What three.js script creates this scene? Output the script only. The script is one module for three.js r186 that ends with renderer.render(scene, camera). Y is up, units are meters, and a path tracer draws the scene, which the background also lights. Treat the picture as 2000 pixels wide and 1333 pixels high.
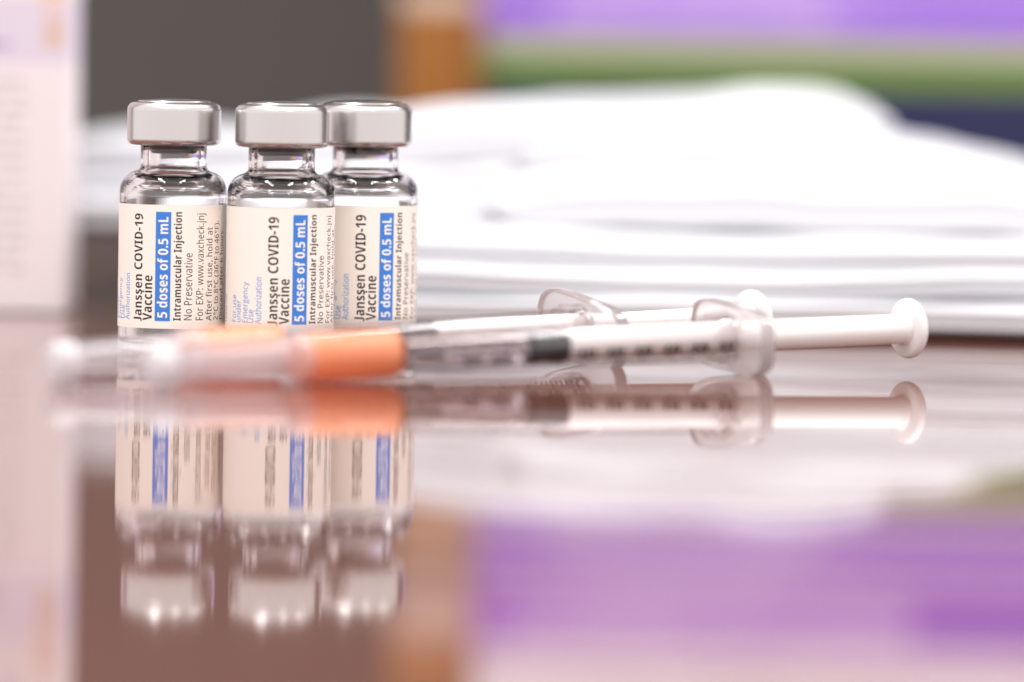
import * as THREE from 'three';
import { mergeGeometries, mergeVertices, toCreasedNormals } from 'three/addons/utils/BufferGeometryUtils.js';
import { RoundedBoxGeometry } from 'three/addons/geometries/RoundedBoxGeometry.js';
import { RectAreaLightUniformsLib } from 'three/addons/lights/RectAreaLightUniformsLib.js';

// ---------------------------------------------------------------- camera, light, exposure
const W = 1024, H = 682, R = THREE.MathUtils.degToRad;
const scene = new THREE.Scene();
const camera = new THREE.PerspectiveCamera(6.873, W / H, 0.02, 12);      // a long lens close to the table top
camera.position.set(0, 0.05443, 0.876);
camera.rotation.set(R(-3.385), 0, R(1.0), 'YXZ');
camera.focus = 0.8725;
camera.userData.fStop = 6.0;
const renderer = new THREE.WebGLRenderer({ antialias: true });
renderer.setSize(W, H);
renderer.toneMapping = THREE.LinearToneMapping;
renderer.toneMappingExposure = 1.95;
renderer.shadowMap.enabled = true;
scene.background = new THREE.Color().setRGB(0.70, 0.672, 0.665);           // the even, pale room around
RectAreaLightUniformsLib.init();
const PANELS = [[-0.62, 2.0, 0.8], [0.5, 2.0, 0.8], [-0.62, 2.0, -0.6], [1.2, 2.0, -0.65]];
for (const [x, y, z] of PANELS) {
  const l = new THREE.RectAreaLight(new THREE.Color().setRGB(1, 0.985, 0.98), 22, 0.12, 1.2);
  l.position.set(x, y - 0.012, z); l.rotation.x = -Math.PI / 2; l.castShadow = true; scene.add(l);
}

// ---------------------------------------------------------------- helpers
let seed = 7;
const rnd = () => { seed = (seed + 0x6d2b79f5) | 0; let t = Math.imul(seed ^ (seed >>> 15), 1 | seed); t = (t + Math.imul(t ^ (t >>> 7), 61 | t)) ^ t; return ((t ^ (t >>> 14)) >>> 0) / 4294967296; };
const names = {};
const numbered = (n) => { const k = names[n] = (names[n] ?? -1) + 1; return k ? n + '_' + String(k).padStart(3, '0') : n; };
const V = (a) => a.map(([x, y]) => new THREE.Vector2(x / 1000, y / 1000));        // millimetres to metres
function tag(o, label, category, group) { o.userData.label = label; o.userData.category = category; if (group) o.userData.group = group; return o; }
function thing(name, label, category, pos = [0, 0, 0], group) {
  const g = new THREE.Group(); g.name = numbered(name); g.position.set(...pos); scene.add(g);
  return tag(g, label, category, group);
}
function part(name, geometry, material, parent) {
  const m = new THREE.Mesh(geometry, material); m.name = name; m.castShadow = m.receiveShadow = true; parent.add(m); return m;
}
function struct(name, geometry, material) {
  const m = part(name, geometry, material, scene); m.userData.kind = 'structure'; return m;
}
const lathe = (pts, seg = 96, crease = 0.5) => toCreasedNormals(new THREE.LatheGeometry(V(pts), seg), crease);
function arc(cx, cy, r, a0, a1, n = 8) {                                            // points of a rounded corner, angles in degrees
  const p = []; for (let i = 0; i <= n; i++) { const a = R(a0 + (a1 - a0) * i / n); p.push([cx + r * Math.cos(a), cy + r * Math.sin(a)]); } return p;
}
const std = (o) => new THREE.MeshStandardMaterial(o), phys = (o) => new THREE.MeshPhysicalMaterial(o);
const lin = (r, g, b) => new THREE.Color().setRGB(r, g, b);
function waves(n, k0, k1, l0, l1, power) {                                          // a tiling sum of waves
  const w = []; for (let i = 0; i < n; i++) { const u = Math.round((rnd() * 2 - 1) * (k0 + rnd() * (k1 - k0))), v = Math.round(l0 * Math.pow(l1 / l0, rnd())); w.push([u, v, rnd() * 6.283, Math.pow(v, -power)]); }
  return (x, y) => { let s = 0; for (const [u, v, p, a] of w) s += a * Math.cos(6.2831853 * (u * x + v * y) + p); return s; };
}
function smooth3(n, f) {                                                            // slow smooth noise of (x, z)
  const w = []; for (let i = 0; i < n; i++) { const a = rnd() * 6.283, k = f * (0.5 + rnd()); w.push([k * Math.cos(a), k * Math.sin(a), rnd() * 6.283]); }
  return (x, z) => { let s = 0; for (const [a, b, p] of w) s += Math.sin(a * x + b * z + p); return s / n; };
}
function field(w, h, fn) {
  const d = new Float32Array(w * h * 4);
  for (let y = 0; y < h; y++) for (let x = 0; x < w; x++) { const v = fn(x / w, y / h), i = (y * w + x) * 4; d[i] = v[0]; d[i + 1] = v[1]; d[i + 2] = v[2]; d[i + 3] = 1; }
  const t = new THREE.DataTexture(d, w, h, THREE.RGBAFormat, THREE.FloatType); t.wrapS = t.wrapT = THREE.RepeatWrapping; t.magFilter = THREE.LinearFilter; t.needsUpdate = true; return t;
}
function canvasTex(w, h, draw) {
  const c = document.createElement('canvas'); c.width = w; c.height = h; draw(c.getContext('2d'), w, h);
  const t = new THREE.CanvasTexture(c); t.colorSpace = THREE.SRGBColorSpace; t.anisotropy = 8; return t;
}

// ---------------------------------------------------------------- the table
const TILE = 0.3;
const grainH = waves(46, 0, 3, 24, 150, 1.0), grainC = waves(40, 0, 2, 10, 180, 0.45);
let hMin = 1e9, hMax = -1e9;
for (let i = 0; i < 6000; i++) { const v = grainH(rnd(), rnd()); hMin = Math.min(hMin, v); hMax = Math.max(hMax, v); }
const bumpTex = field(256, 1024, (x, y) => { const v = (grainH(x, y) - hMin) / (hMax - hMin); return [v, v, v]; });
const woodTex = field(256, 1024, (x, y) => { const v = Math.max(0.55, Math.min(1.45, 1 + 0.14 * grainC(x, y))); return [0.155 * v, 0.061 * v, 0.045 * v]; });
const gloss = waves(30, 0, 9, 3, 60, 0.3), glossTex = field(256, 512, (x, y) => { const v = Math.max(0.018, 0.031 + 0.0035 * gloss(x, y)); return [v, v, v]; });
const tableMat = phys({ map: woodTex, roughness: 1, roughnessMap: glossTex, ior: 1.62, bumpMap: bumpTex, bumpScale: 4.8e-6 });
{
  const nx = 20, x0 = -0.7, x1 = 0.7, pos = [], uv = [], idx = [], zs = [];
  for (let z = -0.345; z <= 1.1; z += 0.01) zs.push(z);
  const yOf = (z) => (z > 0.02 ? 0.0062 * (z - 0.02) ** 2 : 0);                     // the top dishes a little, as old table tops do
  for (const z of zs) for (let i = 0; i <= nx; i++) { const x = x0 + (x1 - x0) * i / nx; pos.push(x, yOf(z), z); uv.push(x / TILE, -z / TILE); }
  for (let j = 0; j < zs.length - 1; j++) for (let i = 0; i < nx; i++) { const a = j * (nx + 1) + i, b = a + 1, c = a + nx + 1, d = c + 1; idx.push(a, c, b, b, c, d); }
  const g = new THREE.BufferGeometry(); g.setAttribute('position', new THREE.Float32BufferAttribute(pos, 3)); g.setAttribute('uv', new THREE.Float32BufferAttribute(uv, 2)); g.setIndex(idx); g.computeVertexNormals();
  const t = new THREE.Group(); t.name = 'table'; t.userData.kind = 'structure'; scene.add(t);
  part('table_top', g, tableMat, t);
  const under = new THREE.BoxGeometry(1.4, 0.03, 1.44); under.translate(0, -0.0185, 0.378);
  part('table_board', under, tableMat, t);
}

// ---------------------------------------------------------------- backdrop
{
  const g = new THREE.BoxGeometry(1.6, 0.9, 0.02); g.translate(0, 0.1, -0.42);
  const n = smooth3(12, 60);
  struct('wall', g, std({ color: lin(0.074, 0.063, 0.058), roughness: 0.8 }));
}
{
  const t = thing('poster_board', 'purple, green and navy printed board with amber wooden frame post, standing behind the cloth pile', 'poster', [-0.0160, 0, -0.314]);
  const fr = new RoundedBoxGeometry(0.0172, 0.086, 0.012, 3, 0.002); fr.translate(0, 0.043, 0); { const uv = fr.attributes.uv, p = fr.attributes.position; for (let i = 0; i < p.count; i++) uv.setXY(i, (p.getX(i) + p.getZ(i) + 0.0146) / 0.0292, p.getY(i) / 0.086); }
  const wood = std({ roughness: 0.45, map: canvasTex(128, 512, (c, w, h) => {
    c.fillStyle = '#9c5f16'; c.fillRect(0, 0, w, h);
    for (let i = 0; i < 260; i++) { c.fillStyle = `rgba(${rnd() < 0.5 ? '90,45,8' : '205,140,60'},${0.05 + rnd() * 0.12})`; c.fillRect(rnd() * w, 0, 1 + rnd() * 4, h); }
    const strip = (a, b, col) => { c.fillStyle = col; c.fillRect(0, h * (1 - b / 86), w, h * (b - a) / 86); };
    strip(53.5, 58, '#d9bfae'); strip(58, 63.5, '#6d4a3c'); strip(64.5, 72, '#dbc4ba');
  }) });
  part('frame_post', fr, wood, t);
  const pw = 0.2, ph = 0.13, pn = new THREE.BoxGeometry(pw, ph, 0.004); pn.translate(0.0088 + pw / 2, ph / 2, 0);
  const px = (mm) => mm * 10;                                                      // 10 pixels per millimetre
  const print = canvasTex(2000, 1300, (c, w, h) => {
    const band = (a, b, col, xa = 0, xb = 200) => { c.fillStyle = col; c.fillRect(px(xa), h - px(b), px(xb - xa), px(b - a)); };
    band(0, 130, '#f6eff3'); band(0, 38.5, '#20224f'); band(38.5, 45.2, '#6f8f38'); band(45.2, 50.8, '#b9aeb2');
    band(50.8, 57.0, '#8a40e8'); band(57.0, 60.7, '#c6b2c8'); band(60.7, 64, '#8e4ad6'); band(64, 75.4, '#bf98e4'); band(73.6, 75.4, '#8c46d2');
    band(50.8, 57, '#a878ee', 15, 72); band(66, 75.4, '#8236d0', 92, 200); band(66, 75.4, '#9a5cda', 0, 9); band(60.7, 64, '#a878dc', 20, 66);
    for (let i = 0; i < 44; i++) { const x = 14 + rnd() * 64, y = 51.5 + rnd() * 21; band(y, y + 0.4 + rnd() * 0.7, `rgba(236,222,250,${0.15 + rnd() * 0.3})`, x, x + 8 + rnd() * 22); }
    for (let i = 0; i < 20; i++) { const x = 10 + rnd() * 70, y = 79 + rnd() * 30; band(y, y + 1 + rnd(), 'rgba(180,160,175,0.5)', x, x + 10 + rnd() * 25); }
  });
  part('print', pn, std({ map: print, roughness: 0.6 }), t);
}

// ---------------------------------------------------------------- the carton on the left
{
  const w = 0.11, h = 0.125, d = 0.026;
  const t = thing('medicine_carton', 'white cardboard medicine carton with pale lavender print, standing at the left edge of the table', 'carton', [-0.0768 - w / 2, 0, -0.098 - d / 2]);
  const g = new RoundedBoxGeometry(w, h, d, 3, 0.0008); g.translate(0, h / 2, 0);
  // planar uv of the front in metres
  const uv = g.attributes.uv, p = g.attributes.position; for (let i = 0; i < p.count; i++) uv.setXY(i, (p.getX(i) + w / 2) / w, p.getY(i) / h);
  const tex = canvasTex(1100, 1250, (c, W0, H0) => {
    const k = 10, Y = (mm) => H0 - mm * k; c.fillStyle = '#e9dfe0'; c.fillRect(0, 0, W0, H0);
    c.fillStyle = '#dacfde'; c.fillRect(0, Y(54), W0, 110); c.fillStyle = '#c6b4d2'; c.fillRect(600, Y(51), 340, 26); c.fillStyle = '#a88fb4'; c.fillRect(700, Y(46.6), 300, 9);
    c.fillStyle = '#d8bdb4'; c.fillRect(1055, Y(51), 40, 55); c.fillStyle = '#e2c6c0'; c.fillRect(1050, Y(58), 45, 60);
    for (let y = 8; y < 42; y += 2.3) { c.fillStyle = `rgba(110,100,105,${0.16 + rnd() * 0.2})`; let x = 560; while (x < 1030) { const l = 14 + rnd() * 60; c.fillRect(x, Y(y), Math.min(l, 1030 - x), 8); x += l + 12; } }
    for (let y = 60; y < 120; y += 3) { c.fillStyle = `rgba(150,120,170,${0.3 + rnd() * 0.3})`; let x = 500; while (x < 1030) { const l = 14 + rnd() * 60; c.fillRect(x, Y(y), Math.min(l, 1030 - x), 12); x += l + 12; } }
  });
  part('body', g, std({ map: tex, roughness: 0.55 }), t);
  const fl = new THREE.BoxGeometry(w - 0.003, 0.0006, d - 0.003); fl.translate(0, h + 0.0004, 0); part('lid_flap', fl, std({ color: lin(0.8, 0.77, 0.76), roughness: 0.6 }), t);
}

// ---------------------------------------------------------------- pile of folded white cloths
const clothMat = std({ color: lin(0.65, 0.65, 0.68), roughness: 0.92 });
function foldedCloth(x0, x1, zf, zb, y0, th, o = {}) {
  // a soft folded sheet: the outline across it is a flattened loop whose front edge shows two plies
  const nx = 64, n = 44, low = smooth3(9, 55), fine = smooth3(9, 240), edge = smooth3(7, 70), pos = [], idx = [];
  const sag = o.sag ?? (() => 0);
  for (let i = 0; i <= nx; i++) {
    const u = i / nx, e = Math.min(1, Math.min(u, 1 - u) * (o.soft ?? 26)), round = Math.sqrt(Math.max(0, 1 - (1 - e) ** 2));
    const x = x0 + (x1 - x0) * u;
    const f = zf + (0.004 + 0.007 * (o.crumple ?? 0)) * edge(x, 1), b = zb;
    for (let j = 0; j < n; j++) {
      const a = 2 * Math.PI * j / n, c = Math.cos(a), s = Math.sin(a);
      const ex = (v, k) => Math.sign(v) * Math.pow(Math.abs(v), k);
      let z = (f + b) / 2 + ex(c, 0.35) * (f - b) / 2 * (0.96 + 0.04 * round);
      const up = ex(s, 0.45) * th / 2 * (0.15 + 0.85 * round);
      if (c > 0.93 && o.ply !== false) z -= 0.0016 * Math.exp(-((up / (th * 0.13)) ** 2));    // the slit between the plies
      const lift = (0.0016 + 0.0018 * (o.crumple ?? 0)) * low(x, z) + (0.0004 + 0.0024 * (o.crumple ?? 0)) * fine(x * 0.8, z * 0.6);
      pos.push(x + 0.002 * fine(z, up * 30), Math.max(0.0003, y0 + th / 2 + up + lift + sag(x, z)), z);
    }
  }
  const c0 = pos.length / 3; 
  for (const i of [0, nx]) { let cx = 0, cy = 0, cz = 0; for (let j = 0; j < n; j++) { cx += pos[(i * n + j) * 3]; cy += pos[(i * n + j) * 3 + 1]; cz += pos[(i * n + j) * 3 + 2]; } pos.push(cx / n, cy / n, cz / n); }
  for (let i = 0; i < nx; i++) for (let j = 0; j < n; j++) { const a = i * n + j, b = i * n + (j + 1) % n, c = a + n, d = b + n; idx.push(a, c, b, b, c, d); }
  for (let j = 0; j < n; j++) { idx.push(c0, j, (j + 1) % n); idx.push(c0 + 1, nx * n + (j + 1) % n, nx * n + j); }
  const g = new THREE.BufferGeometry(); g.setAttribute('position', new THREE.Float32BufferAttribute(pos, 3)); g.setIndex(idx); g.computeVertexNormals(); return g;
}
const CLOTHS = [
  // x0, x1, front z, back z, base y, thickness, softness of the ends, label
  [-0.050, 0.130, -0.066, -0.20, 0.0008, 0.0060, 26, 'white folded cloth at the very bottom of the pile, lying on the table'],
  [-0.056, 0.121, -0.071, -0.20, 0.0050, 0.0062, 26, 'white folded cloth second from the bottom of the pile'],
  [-0.062, 0.128, -0.076, -0.21, 0.0092, 0.0064, 24, 'white folded cloth third from the bottom of the pile'],
  [-0.082, 0.116, -0.134, -0.225, 0.0136, 0.0066, 26, 'white folded cloth fourth from the bottom of the pile, set back behind the others'],
  [-0.004, 0.122, -0.104, -0.21, 0.0150, 0.0105, 7, 'thick white folded cloth bulging forward in the middle of the pile'],
  [-0.086, 0.030, -0.146, -0.235, 0.0182, 0.0082, 16, 'white folded cloth on the left of the pile, behind the vials'],
  [0.000, 0.112, -0.134, -0.225, 0.0212, 0.0110, 6, 'puffy white folded cloth sloping down at the right of the pile'],
  [-0.088, 0.070, -0.152, -0.235, 0.0256, 0.0112, 9, 'long white folded cloth second from the top of the pile'],
  [-0.004, 0.069, -0.160, -0.235, 0.0292, 0.0086, 5, 'crumpled white folded cloth on top of the pile'],
];
for (const [x0, x1, zf, zb, y0, th, soft, label] of CLOTHS) {
  const k = Math.max(0, Math.min(1.1, (y0 - 0.012) / 0.0125));                     // the pile slopes off to both sides
  const sag = (x) => k * ((x > 0.055 ? -5.6 * (x - 0.055) ** 2 : 0) + (x < 0.045 ? -0.050 * (0.045 - x) : 0));
  tag(part(numbered('folded_cloth'), foldedCloth(x0, x1, zf, zb, y0, th, { sag, soft, crumple: Math.max(0, Math.min(1, (y0 - 0.01) / 0.015)) }), clothMat, scene), label, 'folded cloth', 'folded white cloths in the pile');
}

// ---------------------------------------------------------------- vials
const glass = phys({ color: 0xffffff, roughness: 0.0, transmission: 1, thickness: 0.002, ior: 1.47, attenuationColor: lin(0.97, 0.985, 0.98), attenuationDistance: 0.03 });
const capNoise = waves(30, 0, 6, 20, 120, 0.3);
const brushTex = field(256, 256, (y, x) => { const v = 0.5 + 0.05 * capNoise(x, y); return [v, v, v]; });
const alu = std({ bumpMap: brushTex, bumpScale: 6e-6, color: lin(0.62, 0.595, 0.585), metalness: 1, roughness: 0.26 });
const aluTop = std({ color: lin(0.5, 0.49, 0.49), metalness: 1, roughness: 0.28 });
const rubberDark = std({ color: lin(0.045, 0.036, 0.034), roughness: 0.6 });
const paperIn = std({ color: lin(0.80, 0.77, 0.74), roughness: 0.8 });
const LH = 18.95, LC = 2 * Math.PI * 8.32;                                          // label height and length round the vial, mm
const labelTex = canvasTex(2048, 744, (c, w, h) => {
  const k = w / LC, kv = h / LH; c.fillStyle = '#fbf2e9'; c.fillRect(0, 0, w, h);
  const X = (s) => w / 2 + s * k;                                                   // s: millimetres to the right of the heading's middle
  const text = (str, s, y0, len, size, color, weight = '') => {                     // reads upward from y0 mm above the label's foot
    c.save(); c.translate(X(s), h - y0 * kv); c.rotate(-Math.PI / 2); c.font = `${weight} ${size * k}px sans-serif`; c.fillStyle = color; c.textBaseline = 'alphabetic';
    const m = c.measureText(str).width; c.scale(len * kv / m, 1);
    if (str[0] === 'J') { const b = c.measureText('J'); c.save(); c.scale(1, b.actualBoundingBoxAscent / (b.actualBoundingBoxAscent + b.actualBoundingBoxDescent)); c.fillText('J', 0, -b.actualBoundingBoxDescent); c.restore(); c.fillText(str.slice(1), b.width, 0); } else c.fillText(str, 0, 0);
    c.restore();
  };
  const ink = '#1e1715', blue = '#3f86da';
  text('10556700', -9.9, 1.0, 4.4, 1.35, '#4a4340');
  text('For use', -6.6, 1.2, 4.3, 1.5, blue); text('under', -5.5, 1.2, 3.5, 1.5, blue); text('Emergency', -4.15, 1.2, 6.3, 1.5, blue); text('Use', -3.05, 1.2, 2.2, 1.5, blue); text('Authorization', -1.75, 1.2, 7.2, 1.5, blue);
  text('Janssen COVID-19', 0.78, 1.2, 16.4, 2.2, ink, 'bold'); text('Vaccine', 2.55, 1.2, 7.0, 2.2, ink, 'bold');
  c.fillStyle = '#3a80d8'; c.fillRect(X(3.0), h - 17.9 * kv, 2.4 * k, 16.75 * kv);
  text('5 doses of 0.5 mL', 4.95, 1.6, 15.6, 2.15, '#fbf6f4', 'bold');
  text('Intramuscular Injection', 7.05, 1.2, 16.8, 1.65, ink, 'bold');
  text('No Preservative', 8.8, 1.2, 10.5, 1.75, ink); text('For EXP: www.vaxcheck.jnj', 10.75, 1.2, 16.6, 1.75, ink);
  text('After first use, hold at', 12.5, 1.2, 14.4, 1.7, ink); text('2°C to 8°C (36°F to 46°F).', 14.1, 1.2, 15.4, 1.55, ink); text('Discard after 6 hours.', 15.6, 1.2, 14.2, 1.5, ink);
});
const labelMat = std({ map: labelTex, roughness: 0.5 });
function vialGeometries() {
  const outer = [[0, 0.5], [5.2, 0.45], [6.4, 0.02], ...arc(7.35, 0.9, 0.9, -90, 0, 8), [8.25, 24.3], ...arc(5.15, 24.9, 3.1, 0, 78, 14), ...arc(5.97, 28.76, 0.85, 258, 180, 8), [5.12, 32.0], [5.3, 32.35], [6.2, 32.6], [6.5, 33.0], [6.5, 35.6], [6.3, 35.8]];
  const inner = [[3.8, 35.8], [3.8, 29.4], ...arc(5.96, 28.48, 2.15, 180, 255, 8), ...arc(4.75, 24.0, 2.5, 75, 0, 12), [7.25, 2.6], ...arc(6.25, 2.5, 1.0, 0, -90, 6), [3, 1.55], [0, 1.75]];
  const body = lathe([...outer, ...inner], 192, 0.7);
  const cap = lathe([[5.35, 32.3], [6.3, 32.0], ...arc(6.3, 32.95, 0.93, -80, 0, 8), [7.24, 37.2], ...arc(6.0, 37.35, 1.24, 0, 84, 12), [5.6, 38.68], [5.45, 38.82], [5.2, 38.86]], 128, 0.45);
  const disc = lathe([[5.2, 38.865], [5.0, 38.84], [4.2, 38.92], [2.6, 39.05], [0, 39.1]], 96, 0.6);
  const stopper = lathe([[0, 31.0], [3.3, 31.0], [3.74, 31.35], [3.74, 35.85], [6.4, 35.85], [6.4, 37.6], [0, 37.6]], 64, 0.5);
  // the label goes three fifths of the way round, from 13 mm left of the heading to 20 mm right of it
  const wrap = (r) => { const g = new THREE.CylinderGeometry(r, r, LH / 1000, 96, 1, true, Math.PI - 13 / 8.32, 33 / 8.32); const uv = g.attributes.uv; for (let i = 0; i < uv.count; i++) uv.setX(i, 0.5 + (-13 + 33 * uv.getX(i)) / LC); g.translate(0, (4.05 + LH / 2) / 1000, 0); return g; };
  const lab = wrap(0.00832), back = wrap(0.00828);
  return { body, cap, disc, stopper, lab, back };
}
const VG = vialGeometries();
const vial0 = thing('vaccine_vial', 'leftmost of the three glass vials, its blue label stripe near the middle', 'vial', [-0.05266, 0, 0], 'vials in a row');
part('glass_body', VG.body, glass, vial0);
const cap0 = part('crimp_cap', VG.cap, alu, vial0); part('cap_disc', VG.disc, aluTop, cap0);
part('rubber_stopper', VG.stopper, rubberDark, vial0);
const lab0 = part('paper_label', VG.lab, labelMat, vial0); part('label_backing', VG.back, paperIn, lab0);
function placeVial(v, x, z, shift) { v.position.set(x, 0, z); v.rotation.set(0, Math.PI + shift / 8.32, 0); }    // shift: heading's place right of the middle, mm
function dupVial(label) { const v = vial0.clone(); v.name = numbered('vaccine_vial'); v.userData = { ...vial0.userData, label }; scene.add(v); return v; }
placeVial(vial0, -0.05266, 0, -5.14);
placeVial(dupVial('middle one of the three glass vials, overlapping the vial to its right'), -0.03583, 0.004, -0.75);
placeVial(dupVial('rightmost of the three glass vials, partly hidden behind the middle vial'), -0.02338, -0.0112, -0.35);

// ---------------------------------------------------------------- syringes (built along +x, millimetres, needle to the left)
const alongX = (g) => { g.rotateZ(-Math.PI / 2); return g; };                       // lathe axis y becomes x
const clear = phys({ color: lin(0.96, 0.945, 0.945), roughness: 0.05, transmission: 1, thickness: 0, ior: 1.49 });
const frosted = phys({ color: lin(0.95, 0.93, 0.94), roughness: 0.22, transmission: 0.9, thickness: 0, ior: 1.46 });
const liquid = phys({ color: lin(1, 0.99, 0.99), roughness: 0, transmission: 1, thickness: 0.005, ior: 1.34, attenuationColor: lin(0.60, 0.55, 0.59), attenuationDistance: 0.006 });
const milky = phys({ color: lin(0.95, 0.92, 0.92), roughness: 0.16, transmission: 0.82, thickness: 0.001, ior: 1.49 });
const tipMat = phys({ color: lin(0.9, 0.88, 0.9), roughness: 0.3, transmission: 0.5, thickness: 0, ior: 1.46 });
const whitePlastic = std({ color: lin(0.84, 0.81, 0.80), roughness: 0.3 });
const orange = phys({ color: lin(0.95, 0.385, 0.175), roughness: 0.3, clearcoat: 1, clearcoatRoughness: 0.06, transmission: 0.42, thickness: 0 });
const blackRubber = std({ color: lin(0.02, 0.02, 0.024), roughness: 0.45 });
const steel = std({ color: lin(0.6, 0.6, 0.62), metalness: 1, roughness: 0.2 });
const scaleTex = canvasTex(1024, 128, (c, w, h) => {
  c.clearRect(0, 0, w, h); c.fillStyle = 'rgba(22,18,26,1)';
  for (let i = 0; i <= 50; i++) { const x = 20 + i * 19.6; c.fillRect(x, 4, 7, i % 5 ? 34 : 64); if (i % 5 === 0 && i) { c.fillRect(x - 22, 72, 14, 52); c.fillRect(x + 2, 74, 26, 9); c.fillRect(x + 2, 111, 26, 9); c.fillRect(x + 2, 74, 11, 50); c.fillRect(x + 20, 74, 11, 50); } }
});
const scaleMat = std({ map: scaleTex, transparent: true, alphaTest: 0.5, roughness: 0.5 });
function makeSyringe(label, draw, wingTurn) {
  const t = thing('syringe', label, 'syringe', [0, 0, 0], 'syringes on the table');
  const ro = 3.4, ri = 2.6;
  const barrel = part('barrel', alongX(lathe([[1.1, -3.5], [1.9, -3.5], [2.1, 0], [2.9, 0.2], [ro, 0.6], [ro, 60], [ri, 60], [ri, 1.0], [1.1, 0.8], [1.1, -3.5]], 72, 0.4)), clear, t);
  const sc = new THREE.CylinderGeometry(0.00344, 0.00344, 0.052, 32, 1, true, 0.1, 1.0);
  { const uv = sc.attributes.uv; for (let i = 0; i < uv.count; i++) uv.setXY(i, uv.getY(i), uv.getX(i)); }
  alongX(sc); sc.translate(0.031, 0, 0); part('graduation_scale', sc, scaleMat, barrel);
  // finger flange: an oblong clear plate with clipped corners and a collar
  const sh = new THREE.Shape(), L = 9.4e-3, B = 4.6e-3;
  for (let i = 0; i < 64; i++) { const a = i / 64 * 2 * Math.PI, f = (v) => Math.sign(v) * Math.abs(v) ** 0.5; sh[i ? 'lineTo' : 'moveTo'](L * f(Math.cos(a)), B * f(Math.sin(a))); } sh.closePath();
  const hole = new THREE.Path(); hole.absarc(0, 0, 3.5e-3, 0, Math.PI * 2, true); sh.holes.push(hole);
  const fl = new THREE.ExtrudeGeometry(sh, { depth: 1.4e-3, bevelEnabled: true, bevelSize: 0.5e-3, bevelThickness: 0.5e-3, bevelSegments: 4, curveSegments: 24 });
  fl.rotateY(Math.PI / 2); fl.rotateX(wingTurn); fl.translate(0.0581, 0, 0);
  part('finger_flange', fl, milky, t);
  part('flange_collar', alongX(lathe([[3.44, 54.5], [4.0, 55], [4.2, 57.6], [3.44, 57.6], [3.44, 54.5]], 48, 0.4)), clear, t);
  part('vaccine_liquid', alongX(lathe([[0, 1.1], [2.56, 1.1], [2.56, 21.4], [0, 21.4]], 64, 0.4)), liquid, t);
  // plunger
  const s0 = 22.8, sEnd = 88 + draw;
  part('plunger_seal', alongX(lathe([[0, s0 - 1.2], [1.2, s0 - 0.8], [2.53, s0], [2.57, s0 + 1.0], [2.4, s0 + 1.4], [2.4, s0 + 3.2], [2.57, s0 + 3.6], [2.57, s0 + 6], [0, s0 + 6]], 48, 0.4)), blackRubber, t);
  part('plunger_rod', alongX(lathe([[0, s0 + 6.05], [2.3, s0 + 6.05], [2.3, sEnd - 0.6], [2.6, sEnd], [0, sEnd]], 48, 0.4)), whitePlastic, t);
  part('thumb_rest', alongX(lathe([[0, sEnd + 0.01], [3.6, sEnd + 0.05], ...arc(3.7, sEnd + 1.0, 0.9, -90, 90, 10), [2, sEnd + 2.15], [0, sEnd + 2.3]], 64, 0.6)), whitePlastic, t);
  // needle end
  const hub = [[1.6, -16.5], [2.6, -16.3]]; for (let i = 0; i < 6; i++) { const y = -15.6 + i * 2.3; hub.push([3.4, y], [3.65, y + 0.5], [3.65, y + 1.4], [3.35, y + 1.9]); } hub.push([3.5, -1.4], [3.6, -0.4], [3.0, -0.05], [2.2, -0.05], [2.2, -3.6], [0.6, -3.7], [0.6, -16.5], [1.6, -16.5]);
  part('needle_hub', alongX(lathe(hub, 64, 0.4)), orange, t);
  part('needle', alongX(new THREE.CylinderGeometry(0.00026, 0.00026, 0.018, 12).translate(0, -0.0256, 0)), steel, t);
  part('needle_shield', alongX(lathe([[0, -36.1], [2.3, -36.1], [2.7, -34], [3.1, -18.5], [3.9, -17.4], [4.0, -15.2], [3.75, -15.2], [3.7, -16.7], [2.7, -17.0], [2.5, -18], [2.1, -34], [1.9, -35.6], [0, -36.0]], 64, 0.5)), frosted, t);
  part('shield_tip', alongX(lathe([[0, -40.2], ...arc(1.0, -38.2, 1.9, -88, 0, 8), [2.9, -36.6], [2.3, -36.2], [0, -36.15]], 48, 0.5)), tipMat, t);
  return t;
}
// place a syringe by the middle of its hub on the table, its direction and the heights of its two ends
function laySyringe(t, hx, hz, deg, hTip, hFlange) {
  const tilt = Math.atan2(hFlange - hTip, 96), at = new THREE.Vector3(Math.cos(R(deg)) * Math.cos(tilt), Math.sin(tilt), -Math.sin(R(deg)) * Math.cos(tilt));
  const q = new THREE.Quaternion().setFromRotationMatrix(new THREE.Matrix4().makeRotationFromEuler(new THREE.Euler(0, R(deg), tilt, 'YZX')));
  t.quaternion.copy(q); const hubH = (hTip + (hFlange - hTip) * 30 / 96) / 1000;
  t.position.set(hx + at.x * 0.008, hubH + at.y * 0.008, hz + at.z * 0.008);
}
laySyringe(makeSyringe('nearer of the two syringes, its bright orange hub in front of the vials', 2.2, 0.12), -0.0238, 0.0650, 32, 3.1, 5.5);
laySyringe(makeSyringe('farther of the two syringes, lying behind the nearer one', 4.6, 0.2), -0.0405, 0.056, 40, 3.1, 5.3);

// ---------------------------------------------------------------- ceiling lights above the table
PANELS.forEach(([x, y, z], i) => {
  const t = thing('ceiling_light', ['left front', 'right front', 'left rear', 'right rear'][i] + ' flat ceiling light panel above the table', 'ceiling light', [x, y, z], 'ceiling light panels');
  part('light_diffuser', new THREE.BoxGeometry(0.12, 0.008, 1.2), std({ color: lin(0.8, 0.8, 0.8), emissive: lin(1, 0.985, 0.98), emissiveIntensity: 1.5 }), t);
  part('light_frame', new THREE.BoxGeometry(0.17, 0.03, 1.25).translate(0, 0.0205, 0), std({ color: lin(0.7, 0.7, 0.7), roughness: 0.5 }), t);
});

renderer.render(scene, camera);
